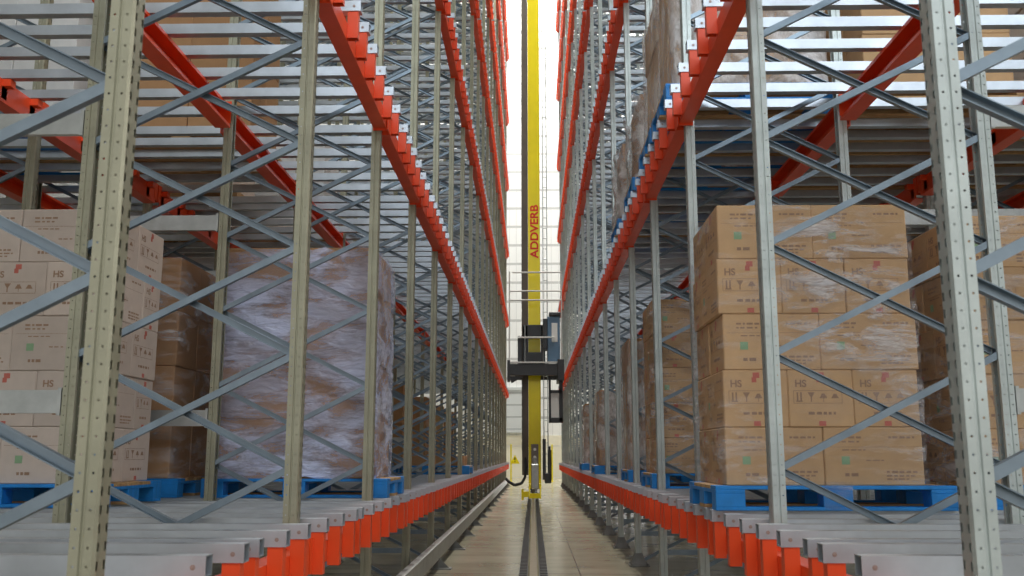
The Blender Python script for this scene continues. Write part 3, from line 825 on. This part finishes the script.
# ladder to the right of the mast
mb = MB()
for x in (.25,.36): mb.box(x-.015,x+.015,-.03,.02,.6,21.6)
z = .8
while z < 21.6: mb.cyl((.25,0,z),(.36,0,z),.012,6); z += .3
obj('ladder', squeeze(mb).mesh('ladder', M['galv']), cr)
mb = MB(); mb.box(.21,.30,-.12,0,.5,1.5,0,.01); mb.box(.26,.44,-.16,.05,.42,.66,0,.02); mb.cyl((.40,-.12,.5),(.40,-.12,1.2),.05,12); mb.cyl((.40,-.12,1.2),(.40,-.12,1.3),.03,12)
obj('hoist_gear', squeeze(mb).mesh('hoist_gear', M['dark']), cr)
pts = [(-.26,.1,1.06),(-.24,.0,.8),(-.27,-.05,.55),(-.36,-.08,.42),(-.55,-.08,.38),(-.72,-.05,.46),(-.78,0,.52)]
mb = MB(); mb.tube(pts, .035, 10); obj('cable', squeeze(mb).mesh('cable', M['black']), cr)

# ------------------------------------------------------------------ end of the aisle: fence, warning sign
fe = thing('safety_fence', 'pale mesh safety fence with yellow posts across the far end of the aisle', 'fence', (0,39.5,0))
for x in (-2.4,-.9,.78,2.3):
    mb = MB(); mb.box(x-.03,x+.03,-.03,.03,0,1.5,0,.004); mb.box(x-.09,x+.09,-.07,.07,0,.012); obj('post', mb.mesh('post', M['yellow']), fe)
for x0, x1 in ((-2.37,-.93),(-.87,.75),(.81,2.27)):
    mb = MB()
    mb.box(x0,x1,-.012,.012,1.42,1.45); mb.box(x0,x1,-.012,.012,.14,.17)
    n = int((x1-x0)/.06)
    for i in range(n+1): x = x0+.01+(x1-x0-.02)*i/n; mb.box(x-.002,x+.002,-.002,.002,.17,1.42)
    for i in range(6): z = .3+.2*i; mb.box(x0,x1,-.002,.002,z-.002,z+.002)
    obj('mesh_panel', mb.mesh('mesh_panel', M['white']), fe)
sg = MB(); sg.prism([(-.20,0),(.20,0),(0,.36)], (-.74,-.008,0), (-.74,-.003,0), (1,0,0), (0,0,1))
o = obj('warning_sign', sg.mesh('warning_sign', M['yellow']), None, (0,39.47,.72))
tag(o, 'yellow triangular warning sign hung on the far safety fence', 'sign')
mk = MB(); mk.prism([(-.02,.14),(.02,.14),(.028,.25),(-.028,.25)], (-.74,-.011,0), (-.74,-.008,0), (1,0,0), (0,0,1)); mk.box(-.76,-.72,-.011,-.008,.07,.11)
obj('symbol', mk.mesh('symbol', M['black']), o)

# ------------------------------------------------------------------ lights
def area(name, loc, rot, sx, sy, power, col):
    l = bpy.data.lights.new(name, 'AREA'); l.shape = 'RECTANGLE'; l.size = sx; l.size_y = sy; l.energy = power; l.color = col
    o = bpy.data.objects.new(name, l); COL.objects.link(o); o.location = loc; o.rotation_euler = [math.radians(a) for a in rot]
    return o
area('low_fill_light', (0, HY0+.3, 2.6), (90,0,0), 12, 4.6, 120, (1,.94,.85))  # added low fill from behind the viewer, no dock is known there
area('high_window_daylight', (3, HY0+.3, 8.9), (90,0,0), 12, 3.8, 720, (.84,.93,1.0))
area('side_window_daylight', (HX-.3, 5.5, 6.5), (90,0,90), 9, 6, 650, (1,.97,.92))
for y, pw in ((4,40), (12,40), (17,2000), (30,1300)): area('aisle_lamp', (0, y, 24), (0,0,0), .6, 3.0, pw, (1,.96,.88))
for x in (-9, 9):
    for y in (6, 18, 30): area('side_aisle_lamp', (x, y, 24), (0,0,0), .6, 4.0, 50, (1,.97,.92))
for x, pw in ((-6,350), (0,2300), (6,2000)): area('end_aisle_lamp', (x, 39.5, 26.5), (0,0,0), 3.0, 1.5, pw, (1,.98,.94))
w = bpy.data.worlds.new('sky'); scn.world = w; w.use_nodes = True
bg = w.node_tree.nodes['Background']; bg.inputs[0].default_value = (.75,.85,1,1); bg.inputs[1].default_value = .15

# ------------------------------------------------------------------ camera
cam = bpy.data.cameras.new('camera'); co = bpy.data.objects.new('camera', cam); COL.objects.link(co)
cam.sensor_width = 36; cam.lens = 950/1024*36; cam.clip_end = 200
cam.dof.use_dof = True; cam.dof.focus_distance = 9.0; cam.dof.aperture_fstop = 6.3
co.location = (0,0,1.07); co.rotation_euler = (math.radians(90+9.97), 0, math.radians(1.247))
scn.camera = co
scn.view_settings.view_transform = 'Standard'; scn.view_settings.look = 'None'
scn.view_settings.gamma = 1; scn.view_settings.exposure = 0.36; scn.view_settings.use_curve_mapping = False
